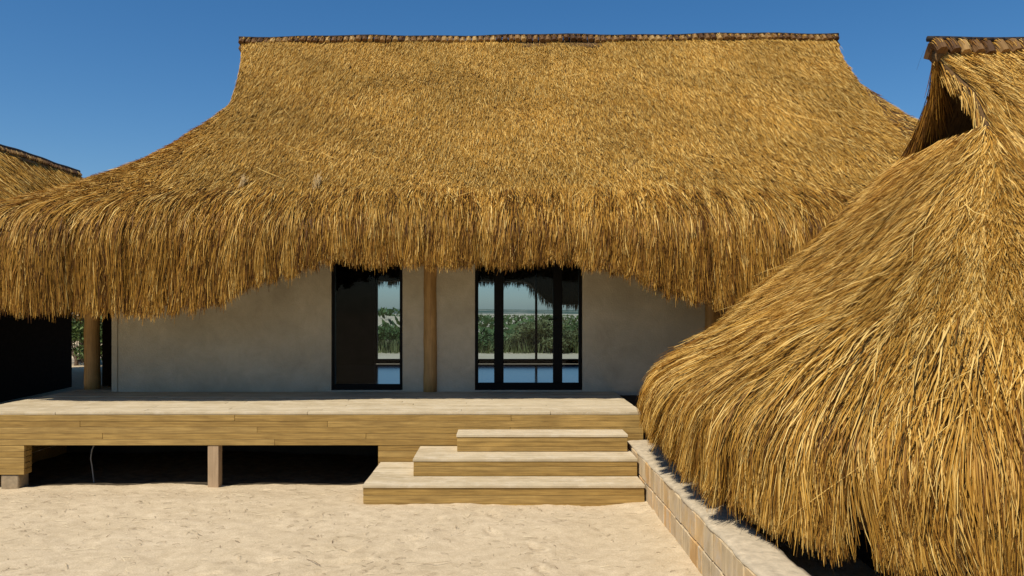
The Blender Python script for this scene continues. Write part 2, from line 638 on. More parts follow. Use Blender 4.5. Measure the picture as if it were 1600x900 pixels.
class Roof:
    def __init__(s, x0, x1, y0, y1, rx0, rx1, z0, zr, tc, Rc, lin, zl_front, zl_low, zl_back=None,
                 bulge=0.12, tuck=0.05, lump=0.03, ztilt=0.0, sag=(0.0, 0.0), vs=(0.0, 0.0), tcr=None, rk=0.14, curl=0.0, setback=0.07):
        s.rk = rk
        s.setback = setback
        s.z0, s.zr, s.lin, s.bulge, s.tuck, s.lump, s.ztilt = z0, zr, lin, bulge, tuck, lump, ztilt
        s.rx0, s.rx1, s.x0, s.x1, s.y0, s.y1 = rx0, rx1, x0, x1, y0, y1
        s.yr = (y0 + y1) / 2
        s.xm = (rx0 + rx1) / 2
        yr = s.yr
        h = yr - y0
        n = 400
        X = np.linspace(rx0, rx1, n)
        zlb = zl_back or zl_front

        def vg(u, tau):
            tl, tr = tc, (tcr or tc)
            fl = np.where(tau > tl, np.clip((1 - tau) / (1 - tl), 0, 1) ** 0.75, tau / tl)
            frr = np.where(tau > tr, np.clip((1 - tau) / (1 - tr), 0, 1) ** 0.75, tau / tr)
            w = rx1 - rx0
            k = np.clip((1 - tau) / (1 - tl), 0, 1)
            fl = fl + curl * np.sin(np.pi * k) * (tau > tl)
            return (vs[0] * fl * np.clip(1 - u * w / 0.9, 0, 1) ** 2
                    - vs[1] * frr * np.clip(1 - (1 - u) * w / 0.9, 0, 1) ** 2)
        s.front = Patch(np.stack([X, np.full(n, y0)], 1), np.stack([X, np.full(n, yr)], 1), 1.0, zl_front(X), s, vg)
        s.back = Patch(np.stack([X, np.full(n, y1)], 1), np.stack([X, np.full(n, yr)], 1), 1.0, zlb(X), s, vg)

        def end(xe, rx, tcc, sg_amt, vsx):
            sg = 1 if xe < rx else -1
            pts = []
            cx = xe + sg * Rc
            for x in np.linspace(rx, cx, 60): pts.append((x, y0))
            for k in np.linspace(0, 1, 90)[1:]:
                t = k * math.pi / 2
                pts.append((cx - sg * Rc * math.sin(t), y0 + Rc - Rc * math.cos(t)))
            for y in np.linspace(y0 + Rc, y1 - Rc, 90)[1:]: pts.append((xe, y))
            for k in np.linspace(0, 1, 90)[1:]:
                t = (1 - k) * math.pi / 2
                pts.append((cx - sg * Rc * math.sin(t), y1 - Rc + Rc * math.cos(t)))
            for x in np.linspace(cx, rx, 60)[1:]: pts.append((x, y1))
            P = np.array(pts)
            # even resampling along the outline
            d = np.r_[0, np.cumsum(np.linalg.norm(np.diff(P, axis=0), axis=1))]
            q = np.linspace(0, d[-1], 500)
            P = np.stack([np.interp(q, d, P[:, 0]), np.interp(q, d, P[:, 1])], 1)
            hw = h * (1 - tcc)
            ty = yr + hw * np.clip((P[:, 1] - yr) / (h - Rc * 0.75), -1, 1)
            T = np.stack([np.full(500, rx + sg * vsx), ty], 1)
            side = sstep(0.0, 1.0, np.clip(np.abs(P[:, 0] - rx) / abs(xe - rx), 0, 1))
            zl = zl_low(P[:, 0], P[:, 1])
            return Patch(P, T, tcc, zl, s, None, sg_amt * side)
        s.left = end(x0, rx0, tc, sag[0], vs[0])
        s.right = end(x1, rx1, tcr or tc, sag[1], vs[1])
        s.patches = [s.front, s.left, s.back, s.right]

    def prof(s, t):
        return s.z0 + (s.zr - s.z0) * (s.lin * t + (1 - s.lin) * t * t)


def blades(patch, n, lo, hi, length, width, lift, segs=3, clump=0.0, clump_w=0.08, skew=0.06, tone=(0.5, 0.22),
           h0=0.0, roll=0.9, gust=0.0, clump_lift=0.055, gaps=None):
    u, a = patch.sample(n, lo, hi)
    n = len(u)
    L = rng.uniform(length[0], length[1], n)
    W = np.maximum(patch.tab(patch.wP, u), 0.5)
    tau0 = np.clip(1 - a / patch.tab(patch.Lr, u), 0, 1)
    Wl = np.maximum(W * (1 - tau0) + patch.tab(patch.wT, u) * tau0, 0.25)
    t = np.linspace(0, 1, segs + 1)[None]
    A = a[:, None] + L[:, None] * t
    # blades end soon after the lip's lower edge, at an uneven line
    Lend = (patch.tab(patch.Lr, u) + patch.tab(patch.Ll, u))
    ragged = 0.01 + 0.045 * rng.normal(size=n) + 0.022 * np.sin(u * W * 7.0) + 0.022 * np.sin(u * W * 23.0 + 2 * np.sin(u * W * 3.1))
    over = A[:, -1] - (Lend + ragged)
    sc = np.where(over > 0, np.clip((L - over) / L, 0.12, 1), 1)
    A = a[:, None] + (L * sc)[:, None] * t
    lat = rng.normal(0, skew, n)[:, None] * (L * sc)[:, None] * t
    if gust:
        lat = lat + gust * np.sin(u * W * 1.3 + a * 0.7)[:, None] * (L * sc)[:, None] * t ** 1.5
    U = u[:, None] + lat / Wl[:, None]
    if clump:
        cid = np.floor(u * W / clump_w + 0.35 * np.sin(a * 3.1))
        cc = (cid + 0.5) * clump_w / W
        U = U + (cc - u)[:, None] * clump * t ** 1.2
    if gaps is not None:
        gap_every, gw = gaps
        lrr = np.random.default_rng(int(round(W.mean())) + 5)
        nper = int(W.max() / gap_every)
        gp = (np.arange(nper) + lrr.uniform(0.1, 0.9, nper)) / nper
        gs = gw * lrr.uniform(0.3, 1.3, nper)
        lean = lrr.normal(0, 0.10, nper)
        go = lrr.uniform(-0.35, 0.25, nper)
        LrU = patch.tab(patch.Lr, u)[:, None]
        idx = np.clip(np.searchsorted((gp[:-1] + gp[1:]) / 2, u), 0, nper - 1)
        dep = np.clip((A - LrU - go[idx][:, None]) / 0.55, 0, 1.3)
        gc = gp[idx][:, None] * W[:, None] + lean[idx][:, None] * dep
        dist = U * W[:, None] - gc
        sgn = np.where(dist[:, :1] >= 0, 1.0, -1.0)
        U = U + sgn * gs[idx][:, None] * dep * np.exp(-(dist / (3.0 * gs[idx][:, None])) ** 2) / W[:, None]
    U = np.clip(U, 0, 1)
    p, nn, pa = patch.frame(U, A)
    lf = (lift[0] + (lift[1] - lift[0]) * rng.random(n) ** 1.5)[:, None] * t ** 1.3 + h0 + 0.02 * rng.random(n)[:, None]
    if clump:
        hsh = np.sin(cid * 12.9898 + 4.1) * 43758.5453
        lf = lf + (hsh - np.floor(hsh))[:, None] * clump_lift * (0.1 + 0.9 * t)
    p = p + nn * lf[..., None]
    tan = np.gradient(p, axis=1)
    tan /= np.linalg.norm(tan, axis=-1, keepdims=True) + 1e-9
    sd = np.cross(tan, nn)
    sd /= np.linalg.norm(sd, axis=-1, keepdims=True) + 1e-9
    ph = rng.uniform(-roll, roll, n)[:, None, None]
    wd = sd * np.cos(ph) + nn * np.sin(ph)
    ww = (width[0] + (width[1] - width[0]) * rng.random(n))[:, None, None] * (1 - 0.75 * t ** 2)[..., None] * 0.5
    v = np.stack([p - wd * ww, p + wd * ww], 2)          # n, segs+1, 2, 3
    tn = np.clip(rng.normal(tone[0], tone[1], n), 0, 1)
    if clump:
        h2 = np.sin(cid * 78.233 + 1.7) * 24634.6345
        tn = np.clip(tn + ((h2 - np.floor(h2)) - 0.5) * 0.35, 0, 1)
    tn = np.repeat(tn[:, None], (segs + 1) * 2, 1)
    base = (np.arange(n) * (segs + 1) * 2)[:, None]
    k = np.arange(segs)[None] * 2
    q = np.stack([base + k, base + k + 1, base + k + 3, base + k + 2], -1).reshape(-1, 4)
    return v.reshape(-1, 3), q, tn.ravel()


def join_parts(lst):
    vs, fs, ts, o = [], [], [], 0
    for v, f, t in lst:
        vs.append(v); fs.append(f + o); ts.append(t); o += len(v)
    return np.concatenate(vs), np.concatenate(fs), np.concatenate(ts)


def roof_base(roof, name, parent, xf=None, thick=0.22, grid=None):
    vs, fs, o = [], [], 0
    for p in roof.patches:
        L = p.wP.mean()
        v, f = p.grid(max(12, int(L / 0.15)), 30, 8)
        vs.append(v); fs.append(f + o); o += len(v)
    v, f = np.concatenate(vs), np.concatenate(fs)
    if xf is not None: v = xf(v)
    me = np_mesh(name, v, f, M_BASE, smooth=True)
    ob = data_obj(name, me, parent)
    sm = ob.modifiers.new('thickness', 'SOLIDIFY')
    sm.thickness = thick
    sm.offset = -1
    return ob


def bundle_mesh(name, rad, reach, drop):
    """a roll of straw bent over the ridge like a saddle"""
    rings = []
    n = 7
    for k in range(n):
        t = -1 + 2 * k / (n - 1)
        y = reach * t
        z = -drop * abs(t) ** 1.7
        rr = rad * (0.92 + 0.12 * (1 - t * t))
        slope = -drop * 1.7 * abs(t) ** 0.7 * (1 if t > 0 else -1) / reach
        tl = math.hypot(1, slope)
        ny, nz = -slope / tl, 1 / tl
        rings.append([(rr * (1 if i % 2 else 0.88) * math.cos(q), y + ny * rr * (1 if i % 2 else 0.88) * math.sin(q), z + nz * rr * (1 if i % 2 else 0.88) * math.sin(q)) for i, q in [(i, i * math.tau / 14) for i in range(14)]])
    bm = bmesh.new()
    vv = [[bm.verts.new(p) for p in r] for r in rings]
    for a, b in zip(vv[:-1], vv[1:]):
        for i in range(14):
            bm.faces.new((a[i], a[(i + 1) % 14], b[(i + 1) % 14], b[i]))
    bm.faces.new(vv[0][::-1]); bm.faces.new(vv[-1])
    me = bpy.data.meshes.new(name)
    bmesh.ops.recalc_face_normals(bm, faces=bm.faces)
    bm.to_mesh(me); bm.free()
    me.materials.append(M_BUNDLE)
    return me


def cyl_between(bm, p0, p1, r0, r1, seg=10):
    p0, p1 = Vector(p0), Vector(p1)
    d = (p1 - p0).normalized()
    a = d.orthogonal().normalized(); b = d.cross(a)
    v0 = [bm.verts.new(p0 + (a * math.cos(i * math.tau / seg) + b * math.sin(i * math.tau / seg)) * r0) for i in range(seg)]
    v1 = [bm.verts.new(p1 + (a * math.cos(i * math.tau / seg) + b * math.sin(i * math.tau / seg)) * r1) for i in range(seg)]
    for i in range(seg):
        bm.faces.new((v0[i], v0[(i + 1) % seg], v1[(i + 1) % seg], v1[i]))
    bm.faces.new(v0[::-1]); bm.faces.new(v1)


# ================================================================== THE MAIN HOUSE
FY, WY, BY = 8.98, 11.24, 16.6           # deck front, house wall, back wall
DZ = 0.753                               # deck top
house = empty('thatched_house', (0.7, WY, DZ))
tag(house, 'large thatched house with grey plaster wall standing behind the timber deck', 'house')


def zl_front_main(x):
    up = (0.5 * sstep(-4.1, -1.85, x) + 0.5 * np.clip((x + 3.8) / 1.9, 0, 1)) * (0.5 - 0.5 * sstep(0.85, 3.1, x) + 0.5 * np.clip((2.8 - x) / 1.9, 0, 1))
    return 1.90 + 0.60 * up + 0.02 * np.sin(x * 2.1)


def zl_back_main(x):
    up = sstep(-4.4, -3.2, x) * (1 - sstep(0.5, 1.25, x))
    return 1.95 + 0.55 * up


main = Roof(-8.3, 9.9, 9.6, 18.2, -4.50, 5.88, 3.08, 6.62, 0.62, 2.9, 0.80, zl_front_main,
            lambda x, y: 1.90 + 0.02 * np.sin(x * 2.1 + y), zl_back_main, bulge=0.05, tuck=0.04, lump=0.035,
            ztilt=0.006, sag=(0.42, 0.22), tcr=0.72, vs=(0.36, 0.18))
roof_o = roof_base(main, 'thatch_roof', house, thick=0.24)

parts = []
f_, l_, r_, b_ = main.front, main.left, main.right, main.back
LR = lambda p: (lambda u: p.tab(p.Lr, u))
Z0 = lambda u: np.zeros_like(u)
# sloped field: short, close-cropped ends
LRo = lambda p, o: (lambda u: p.tab(p.Lr, u) + o)
parts.append(blades(f_, 190000, Z0, LRo(f_, 0.2), (0.08, 0.22), (0.006, 0.012), (0.006, 0.035), 1, skew=0.10, tone=(0.64, 0.20)))
parts.append(blades(f_, 9000, Z0, LRo(f_, 0.1), (0.2, 0.4), (0.007, 0.012), (0.02, 0.06), 2, skew=0.14, tone=(0.66, 0.22)))
parts.append(blades(l_, 84000, Z0, LRo(l_, 0.15), (0.06, 0.17), (0.007, 0.015), (0.006, 0.045), 1, skew=0.45, tone=(0.52, 0.23)))
parts.append(blades(r_, 30000, Z0, LRo(r_, 0.0), (0.08, 0.24), (0.007, 0.014), (0.006, 0.045), 1, skew=0.22, tone=(0.62, 0.22)))
parts.append(blades(f_, 16000, Z0, lambda u: 0.3 + 1.3 * rng.random(len(u)) + 1.2 * u, (0.08, 0.2), (0.007, 0.013), (0.012, 0.045), 1, skew=0.16, tone=(0.80, 0.14)))
parts.append(blades(b_, 5000, Z0, lambda u: 0.6 + 0 * u, (0.16, 0.42), (0.01, 0.02), (0.01, 0.06), 1, skew=0.2))


# the hanging eave fringe: long strands in locks
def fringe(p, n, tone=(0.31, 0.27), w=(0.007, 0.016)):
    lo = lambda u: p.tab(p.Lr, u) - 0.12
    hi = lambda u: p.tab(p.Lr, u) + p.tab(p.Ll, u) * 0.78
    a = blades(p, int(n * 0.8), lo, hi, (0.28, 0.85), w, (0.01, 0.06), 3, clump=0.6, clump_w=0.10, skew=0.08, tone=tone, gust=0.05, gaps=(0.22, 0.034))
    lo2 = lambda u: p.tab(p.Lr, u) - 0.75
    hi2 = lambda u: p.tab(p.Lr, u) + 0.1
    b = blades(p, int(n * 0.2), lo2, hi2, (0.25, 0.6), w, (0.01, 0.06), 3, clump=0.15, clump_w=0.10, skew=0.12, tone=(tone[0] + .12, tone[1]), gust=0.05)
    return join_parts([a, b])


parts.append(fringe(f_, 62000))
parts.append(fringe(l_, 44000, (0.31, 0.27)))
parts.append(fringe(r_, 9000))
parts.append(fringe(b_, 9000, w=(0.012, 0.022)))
# a few long wild straws
parts.append(blades(f_, 260, Z0, lambda u: f_.tab(f_.Lr, u), (0.25, 0.6), (0.006, 0.012), (0.06, 0.16), 3, skew=0.5, tone=(0.85, 0.12)))
v, f, tn = join_parts(parts)
th = data_obj('thatch', np_mesh('thatch', v, f, M_STRAW, {'tone': tn}), roof_o)
tag(th, kind='stuff')

# loose pale tufts half way down the slope
for px, py, s in ((380, 290, 0.75), (497, 290, 0.85)):
    # where the sight line meets the slope
    yy = 9.7
    for yy in np.linspace(9.6, 13.8, 300):
        X = (px - 780) / 1244 * yy; Z = 1.9 - (py - 485) / 1244 * yy
        if Z < main.prof((yy - main.y0) / (main.yr - main.y0)) + 0.02: break
    uu = np.full(60, np.clip((X - main.rx0) / (main.rx1 - main.rx0), 0.001, 0.999))
    bm = bmesh.new()
    lr = random.Random(px)
    for _ in range(18):
        a = Vector((X + lr.gauss(0, .025), yy + lr.gauss(0, .02), Z + 0.06 + lr.gauss(0, .03)))
        b = a + Vector((lr.gauss(0.01, 0.035), -0.13 + lr.gauss(0, .03), -0.14 + lr.gauss(0, 0.05))) * s
        a = a + Vector((0.01, 0.03, 0.06))
        cyl_between(bm, a, b, 0.005, 0.002, 4)
    me_o = mesh_obj('straw_tuft', bm, simple('pale_straw_%d' % px, (0.46, 0.31, 0.12), 0.6, 30, 0.3), roof_o)


def ridge_row(roof_o, x0, x1, y, zf, pitch, me, pole_r=0.026, xf=None, rotz=0.0, straw=None):
    n = int(round((x1 - x0) / pitch))
    zf0 = zf
    zf = lambda x: zf0(x) + 0.012 * math.sin(x * 1.9) + 0.007 * math.sin(x * 5.3 + 1)
    if straw:
        reach, drop, rad, sw, mat_ = straw
        lg = np.random.default_rng(17)
        per = 34
        m = n * per
        bi = np.repeat(np.arange(n), per)
        bx = x0 + (bi + 0.5) * (x1 - x0) / n
        an = lg.uniform(0.15, math.pi - 0.15, m)
        t0 = lg.uniform(-1.05, 0.75, m); t1 = t0 + lg.uniform(0.35, 0.9, m)
        tt = t0[:, None] + (t1 - t0)[:, None] * np.linspace(0, 1, 3)[None]
        rr = (rad * 1.03 + lg.uniform(0, 0.008, m))[:, None]
        zx = np.array([zf(q) for q in bx])[:, None]
        P_ = np.stack([bx[:, None] + rr * np.cos(an)[:, None] + lg.normal(0, .008, (m, 1)) * tt, y + reach * tt + 0 * rr,
                       zx - drop * np.abs(tt) ** 1.7 + rr * np.sin(an)[:, None]], -1)
        P_[:, :, 1] += (rr * 0.5 * np.sign(tt) * np.abs(tt))
        w_ = np.zeros_like(P_); w_[..., 0] = sw * np.sin(an)[:, None]; w_[..., 2] = -sw * np.cos(an)[:, None]
        v_ = np.stack([P_ - w_, P_ + w_], 2).reshape(-1, 3)
        if xf is not None: v_ = xf(v_)
        b_0 = (np.arange(m) * 6)[:, None]; k_ = np.arange(2)[None] * 2
        f_0 = np.stack([b_0 + k_, b_0 + k_ + 1, b_0 + k_ + 3, b_0 + k_ + 2], -1).reshape(-1, 4)
        tn_ = np.clip(lg.normal(0.32, 0.22, m) + np.repeat(lg.normal(0, .2, n), per), 0, 1)
        tag(data_obj('ridge_straw', np_mesh('ridge_straw', v_, f_0, mat_, {'tone': np.repeat(tn_, 6)}), roof_o), kind='stuff')
    for i in range(n):
        x = x0 + (i + 0.5) * (x1 - x0) / n
        q = np.array([[x, y, zf(x)]])
        if xf is not None: q = xf(q)
        o = data_obj('ridge_bundle', me, roof_o, tuple(q[0] + np.array([0, 0, random.uniform(-.008, .008)])),
                     (random.uniform(-.05, .05), random.uniform(-.06, .06), rotz + random.uniform(-.06, .06)))
        s = random.uniform(0.9, 1.12)
        o.scale = (s, 1, random.uniform(0.95, 1.1))
    bm = bmesh.new()
    k = 40
    for i in range(k):
        xa, xb = x0 - 0.02 + (x1 - x0 + 0.04) * i / k, x0 - 0.02 + (x1 - x0 + 0.04) * (i + 1) / k
        qa = np.array([[xa, y, zf(xa) + 0.042]]); qb = np.array([[xb, y, zf(xb) + 0.042]])
        if xf is not None: qa, qb = xf(qa), xf(qb)
        cyl_between(bm, qa[0], qb[0], pole_r, pole_r, 8)
    mesh_obj('ridge_pole', bm, M_POLE, roof_o, smooth=True)


me_b = bundle_mesh('ridge_bundle', 0.050, 0.11, 0.08)
ridge_row(roof_o, main.rx0 - 0.02, main.rx1 + 0.02, main.yr, lambda x: main.zr + main.ztilt * (x - main.xm) + 0.03, 0.106, me_b, straw=(0.11, 0.08, 0.050, 0.0035, M_STRAW))

# --- walls with openings
DX0F = -6.09
WIN = (-2.37, -1.364)
DOOR = (-0.343, 1.174)
OT = 2.98
bm = bmesh.new()
wt = 0.20
WL, WR = -5.44, 7.0
for xa, xb in ((WL, WIN[0]), (WIN[1], DOOR[0]), (DOOR[1], WR)):
    bm_box(bm, xa, xb, WY, WY + wt, -0.35, 3.9)
for xa, xb in (WIN, DOOR):
    bm_box(bm, xa, xb, WY, WY + wt, OT, 3.9)
    bm_box(bm, xa, xb, WY, WY + wt, -0.35, DZ + 0.02)
mesh_obj('wall', bm, M_PLASTER, house)
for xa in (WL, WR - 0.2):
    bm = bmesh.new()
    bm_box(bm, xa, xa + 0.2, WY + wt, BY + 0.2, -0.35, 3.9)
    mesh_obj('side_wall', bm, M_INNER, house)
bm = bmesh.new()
bm_box(bm, DX0F, WR, WY - 0.06, WY - 0.004, -0.35, DZ - 0.05)  # added dark panel: under-deck shade painted in front of the wall base
mesh_obj('under_deck_shade', bm, M_INNER, house)
BW = (-2.6, 1.95)
bm = bmesh.new()
bm_box(bm, WL + 0.2, BW[0], BY, BY + 0.2, -0.35, 3.9)
bm_box(bm, BW[1], WR - 0.2, BY, BY + 0.2, -0.35, 3.9)
bm_box(bm, BW[0], BW[1], BY, BY + 0.2, 2.98, 3.9)
bm_box(bm, BW[0], BW[1], BY, BY + 0.2, -0.35, DZ + 0.015)
mesh_obj('back_wall', bm, M_INNER, house)
bm = bmesh.new()
bm_box(bm, WL + 0.2, WR - 0.2, WY + wt, BY, DZ - 0.1, DZ + 0.025)
mesh_obj('floor', bm, M_FLOOR, house)
bm = bmesh.new()
bm_box(bm, WL + 0.2, WR - 0.2, WY + wt, BY, 3.45, 3.5)
mesh_obj('ceiling', bm, M_INNER, house)


def opening(name, x0, x1, z0, z1, y, bars, fw=0.045, depth=0.09, bottom=0.09, label=None):
    """frame: two stiles, top and bottom rail, extra mullions; panes between"""
    e = bpy.data.objects.new(name, None)
    place(e, house, ((x0 + x1) / 2, y, z0))
    if label: e['label'] = label
    y0, y1 = y, y + depth
    xs = [x0, x0 + fw]
    box_part('stile', M_FRAME, e, x0, x0 + fw, y0, y1, z0, z1)
    box_part('stile', M_FRAME, e, x1 - fw, x1, y0, y1, z0, z1)
    box_part('bottom_rail', M_FRAME, e, x0 + fw, x1 - fw, y0 + 0.003, y1 - 0.003, z0, z0 + bottom)
    box_part('top_rail', M_FRAME, e, x0 + fw, x1 - fw, y0 + 0.003, y1 - 0.003, z1 - fw, z1)
    edges = [x0 + fw]
    for bx, bw in bars:
        box_part('mullion', M_FRAME, e, bx - bw / 2, bx + bw / 2, y0 + 0.006, y1 - 0.006, z0 + bottom, z1 - fw)
        edges += [bx - bw / 2, bx + bw / 2]
    edges.append(x1 - fw)
    for xa, xb in zip(edges[::2], edges[1::2]):
        bm = bmesh.new()
        ym = (y0 + y1) / 2
        bm.faces.new([bm.verts.new(p) for p in ((xa, ym, z0 + bottom), (xb, ym, z0 + bottom), (xb, ym, z1 - fw), (xa, ym, z1 - fw))])
        mesh_obj('pane', bm, M_GLASS, e)
    return e


opening('window', WIN[0] + 0.004, WIN[1] - 0.004, DZ + 0.025, OT - 0.004, WY + 0.03, [], fw=0.04, bottom=0.075,
        label='narrow dark framed fixed window')
d_ = opening('door', DOOR[0] + 0.004, DOOR[1] - 0.004, DZ + 0.025, OT - 0.004, WY + 0.03,
             [((779.5 - 780) / 110.7, 0.135), ((871.8 - 780) / 110.7, 0.13)], fw=0.042, bottom=0.095,
             label='wide dark framed glass door with side lights')
# lever handle on the thick right mullion
bm = bmesh.new()
hx = (866 - 780) / 110.7
cyl_between(bm, (hx + .03, WY + 0.03, DZ + 1.02), (hx + .03, WY - 0.03, DZ + 1.02), 0.012, 0.012, 8)
cyl_between(bm, (hx + .035, WY - 0.03, DZ + 1.02), (hx - 0.08, WY - 0.03, DZ + 1.02), 0.009, 0.009, 8)
mesh_obj('handle', bm, M_FRAME, d_)
opening('window', BW[0] + 0.004, BW[1] - 0.004, DZ + 0.03, 2.97, BY + 0.05, [(-0.95, 0.06), (0.775, 0.05)], fw=0.05, bottom=0.10,
        label='wide window in the rear wall')


# --- posts of the house
def trunk(name, x, y, z0, z1, r, m, parent, seed, label=None):
    lr = random.Random(seed)
    bm = bmesh.new()
    n, sg = 14, 18
    rings = []
    for k in range(n + 1):
        t = k / n
        z = z0 + (z1 - z0) * t
        rr = r * (1.05 - 0.12 * t) * (1 + lr.uniform(-.025, .025))
        ox, oy = lr.uniform(-.004, .004), lr.uniform(-.004, .004)
        rings.append([bm.verts.new((x + ox + rr * math.cos(i * math.tau / sg) * (1 + 0.02 * math.sin(i * 3 + seed)), y + oy + rr * math.sin(i * math.tau / sg), z)) for i in range(sg)])
    for a, b in zip(rings[:-1], rings[1:]):
        for i in range(sg):
            bm.faces.new((a[i], a[(i + 1) % sg], b[(i + 1) % sg], b[i]))
    bm.faces.new(rings[0][::-1]); bm.faces.new(rings[-1])
    o = mesh_obj(name, bm, m, parent, smooth=True)
    if label: o['label'] = label
    return o


trunk('post', -0.975, WY + 0.0, DZ + 0.001, 3.3, 0.092, M_POST, house, 3)
trunk('post', -5.93, 11.6, DZ + 0.001, 3.1, 0.105, M_POST, house, 5)
trunk('post', 2.99, WY - 0.06, DZ + 0.001, 3.3, 0.098, M_POST, house, 9)
box_part('recess_shade_panel', M_SHADEBLACK, house, -5.96, WL - 0.003, 11.95, 12.0, DZ + 0.01, 3.3)  # added panel, its black colour stands in for the shaded recess
bm = bmesh.new()
bm_box(bm, WL - 0.02, WL + 0.055, WY - 0.02, WY - 0.002, DZ + 0.002, 3.3)
mesh_obj('corner_trim', bm, M_PLASTER, house)

# ================================================================== THE DECK
DX0, DX1 = -6.1, 1.625
deck = empty('timber_deck', ((DX0 + DX1) / 2, FY, 0))
tag(deck, 'long raised timber deck along the front of the grey house', 'deck')
lr = random.Random(21)


def split(a, b, lo, hi, first=None):
    out = [a]
    x = a + (first if first else lr.uniform(lo * 0.4, hi))
    while x < b - lo * 0.5:
        out.append(x); x += lr.uniform(lo, hi)
    out.append(b)
    return list(zip(out[:-1], out[1:]))


# planks of the floor
pw, gap = 0.138, 0.005
y = FY
while y < 12.9:
    y2 = y + pw
    xe = DX1
    if y > WY - pw: xe = WL - 0.02
    if y <= WY - 0.02 < y2 + 0.06: y2 = WY - 0.004
    for xa, xb in split(DX0, xe, 1.6, 3.4):
        dz = lr.uniform(-0.002, 0.002)
        box_part('deck_plank', M_DECK, deck, xa + 0.002, xb - 0.002, y, y2 - gap, DZ - 0.03 + dz, DZ + dz, 0.003)
    y = y2
# joists under the planks (dark below)
for k in range(9):
    xx = DX0 + 0.25 + k * (DX1 - DX0 - 0.4) / 8
    box_part('joist', M_FASCIA, deck, xx - 0.03, xx + 0.03, FY + 0.04, WY - 0.02, DZ - 0.2, DZ - 0.034, 0.003)
# fascia boards on the front
OPEN_X0, OPEN_X1 = -5.352, -1.365        # the opening under the deck
OPEN_Z = 1.9 - (696 - 485) / 138.6
rows_top = np.linspace(DZ - 0.033, OPEN_Z, 6)
for i in range(5):
    za, zb = rows_top[i + 1], rows_top[i]
    for xa, xb in split(DX0, DX1, 2.6, 4.6):
        dy = lr.uniform(0, 0.004)
        box_part('fascia_board', M_FASCIA, deck, xa + 0.0015, xb - 0.0015, FY - 0.006 - dy, FY + 0.022, za + 0.0025, zb - 0.0005, 0.002)
ztl = 0.046
rows_low = np.linspace(OPEN_Z, ztl, 6)
for i in range(5):
    za, zb = rows_low[i + 1], rows_low[i]
    dy = lr.uniform(0, 0.004)
    box_part('fascia_board', M_FASCIA, deck, DX0, OPEN_X0, FY - 0.006 - dy, FY + 0.022, za + 0.0025, zb - 0.0005, 0.002)
    for xa, xb in split(OPEN_X1, DX1, 2.2, 3.4):
        dy = lr.uniform(0, 0.004)
        box_part('fascia_board', M_FASCIA, deck, xa + 0.0015, xb - 0.0015, FY - 0.006 - dy, FY + 0.022, za + 0.0025, zb - 0.0005, 0.002)
# returns of the lower boards at the opening
for i in range(5):
    za, zb = rows_low[i + 1], rows_low[i]
    box_part('return_board', M_FASCIA, deck, OPEN_X0 - 0.025, OPEN_X0 + 0.001, FY + 0.024, FY + 0.14, za + 0.004, zb - 0.001, 0.003)
    box_part('return_board', M_FASCIA, deck, OPEN_X1 - 0.001, OPEN_X1 + 0.025, FY + 0.024, FY + 0.14, za + 0.004, zb - 0.001, 0.003)
# side boards
allrows = list(rows_top) + list(rows_low[1:])
for za, zb in zip(allrows[1:], allrows[:-1]):
    box_part('side_board', M_FASCIA, deck, DX0 + 0.002, DX0 + 0.026, FY + 0.024, WY, za + 0.004, zb - 0.001, 0.003)
    box_part('side_board', M_FASCIA, deck, DX1 - 0.026, DX1 - 0.002, FY + 0.024, WY, za + 0.004, zb - 0.001, 0.003)
px = (333 - 780) / 138.6
box_part('post', M_SHORTPOST, deck, px - 0.062, px + 0.062, FY - 0.002, FY + 0.12, -0.22, OPEN_Z - 0.001, 0.006)
for (xa, xb) in ((DX0 + 0.12, DX0 + 0.42), (OPEN_X1 + 0.2, OPEN_X1 + 0.5)):
    box_part('footing_block', M_CONCRETE, deck, xa, xb, FY + 0.03, FY + 0.3, -0.25, 0.044, 0.01)
box_part('footing_block', M_CONCRETE, deck, -5.62, -5.42, FY - 0.0, FY + 0.2, -0.25, 0.044, 0.01)

for xa, xb in ((DX0 + 0.004, DX0 + 0.024), (DX1 - 0.024, DX1 - 0.004)):  # added boards that keep light from entering under the deck
    box_part('light_block_board', M_FASCIA, deck, xa, xb, FY + 0.35, WY - 0.02, -0.3, ztl - 0.002, 0.003)
gx_ = np.linspace(DX0 + 0.03, DX1 - 0.03, 160); gy_ = np.linspace(0, 1, 40)  # soil sheet with the deck's shade put into its dark colour
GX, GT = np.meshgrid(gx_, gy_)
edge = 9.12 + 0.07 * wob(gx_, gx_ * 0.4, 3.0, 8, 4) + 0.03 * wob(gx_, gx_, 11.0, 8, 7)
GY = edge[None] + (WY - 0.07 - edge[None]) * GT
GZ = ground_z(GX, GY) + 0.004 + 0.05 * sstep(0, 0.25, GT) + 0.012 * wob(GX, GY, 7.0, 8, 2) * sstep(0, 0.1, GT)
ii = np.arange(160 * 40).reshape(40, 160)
so = data_obj('soil_shade', np_mesh('soil_shade', np.stack([GX, GY, GZ], -1).reshape(-1, 3),
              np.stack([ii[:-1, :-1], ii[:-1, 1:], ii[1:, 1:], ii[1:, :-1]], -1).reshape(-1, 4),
              simple('soil_shade_dark', (0.075, 0.058, 0.036), 1.0, 9, 0.4, spec=0.05, bstr=0.8), smooth=True))
tag(so, kind='structure')

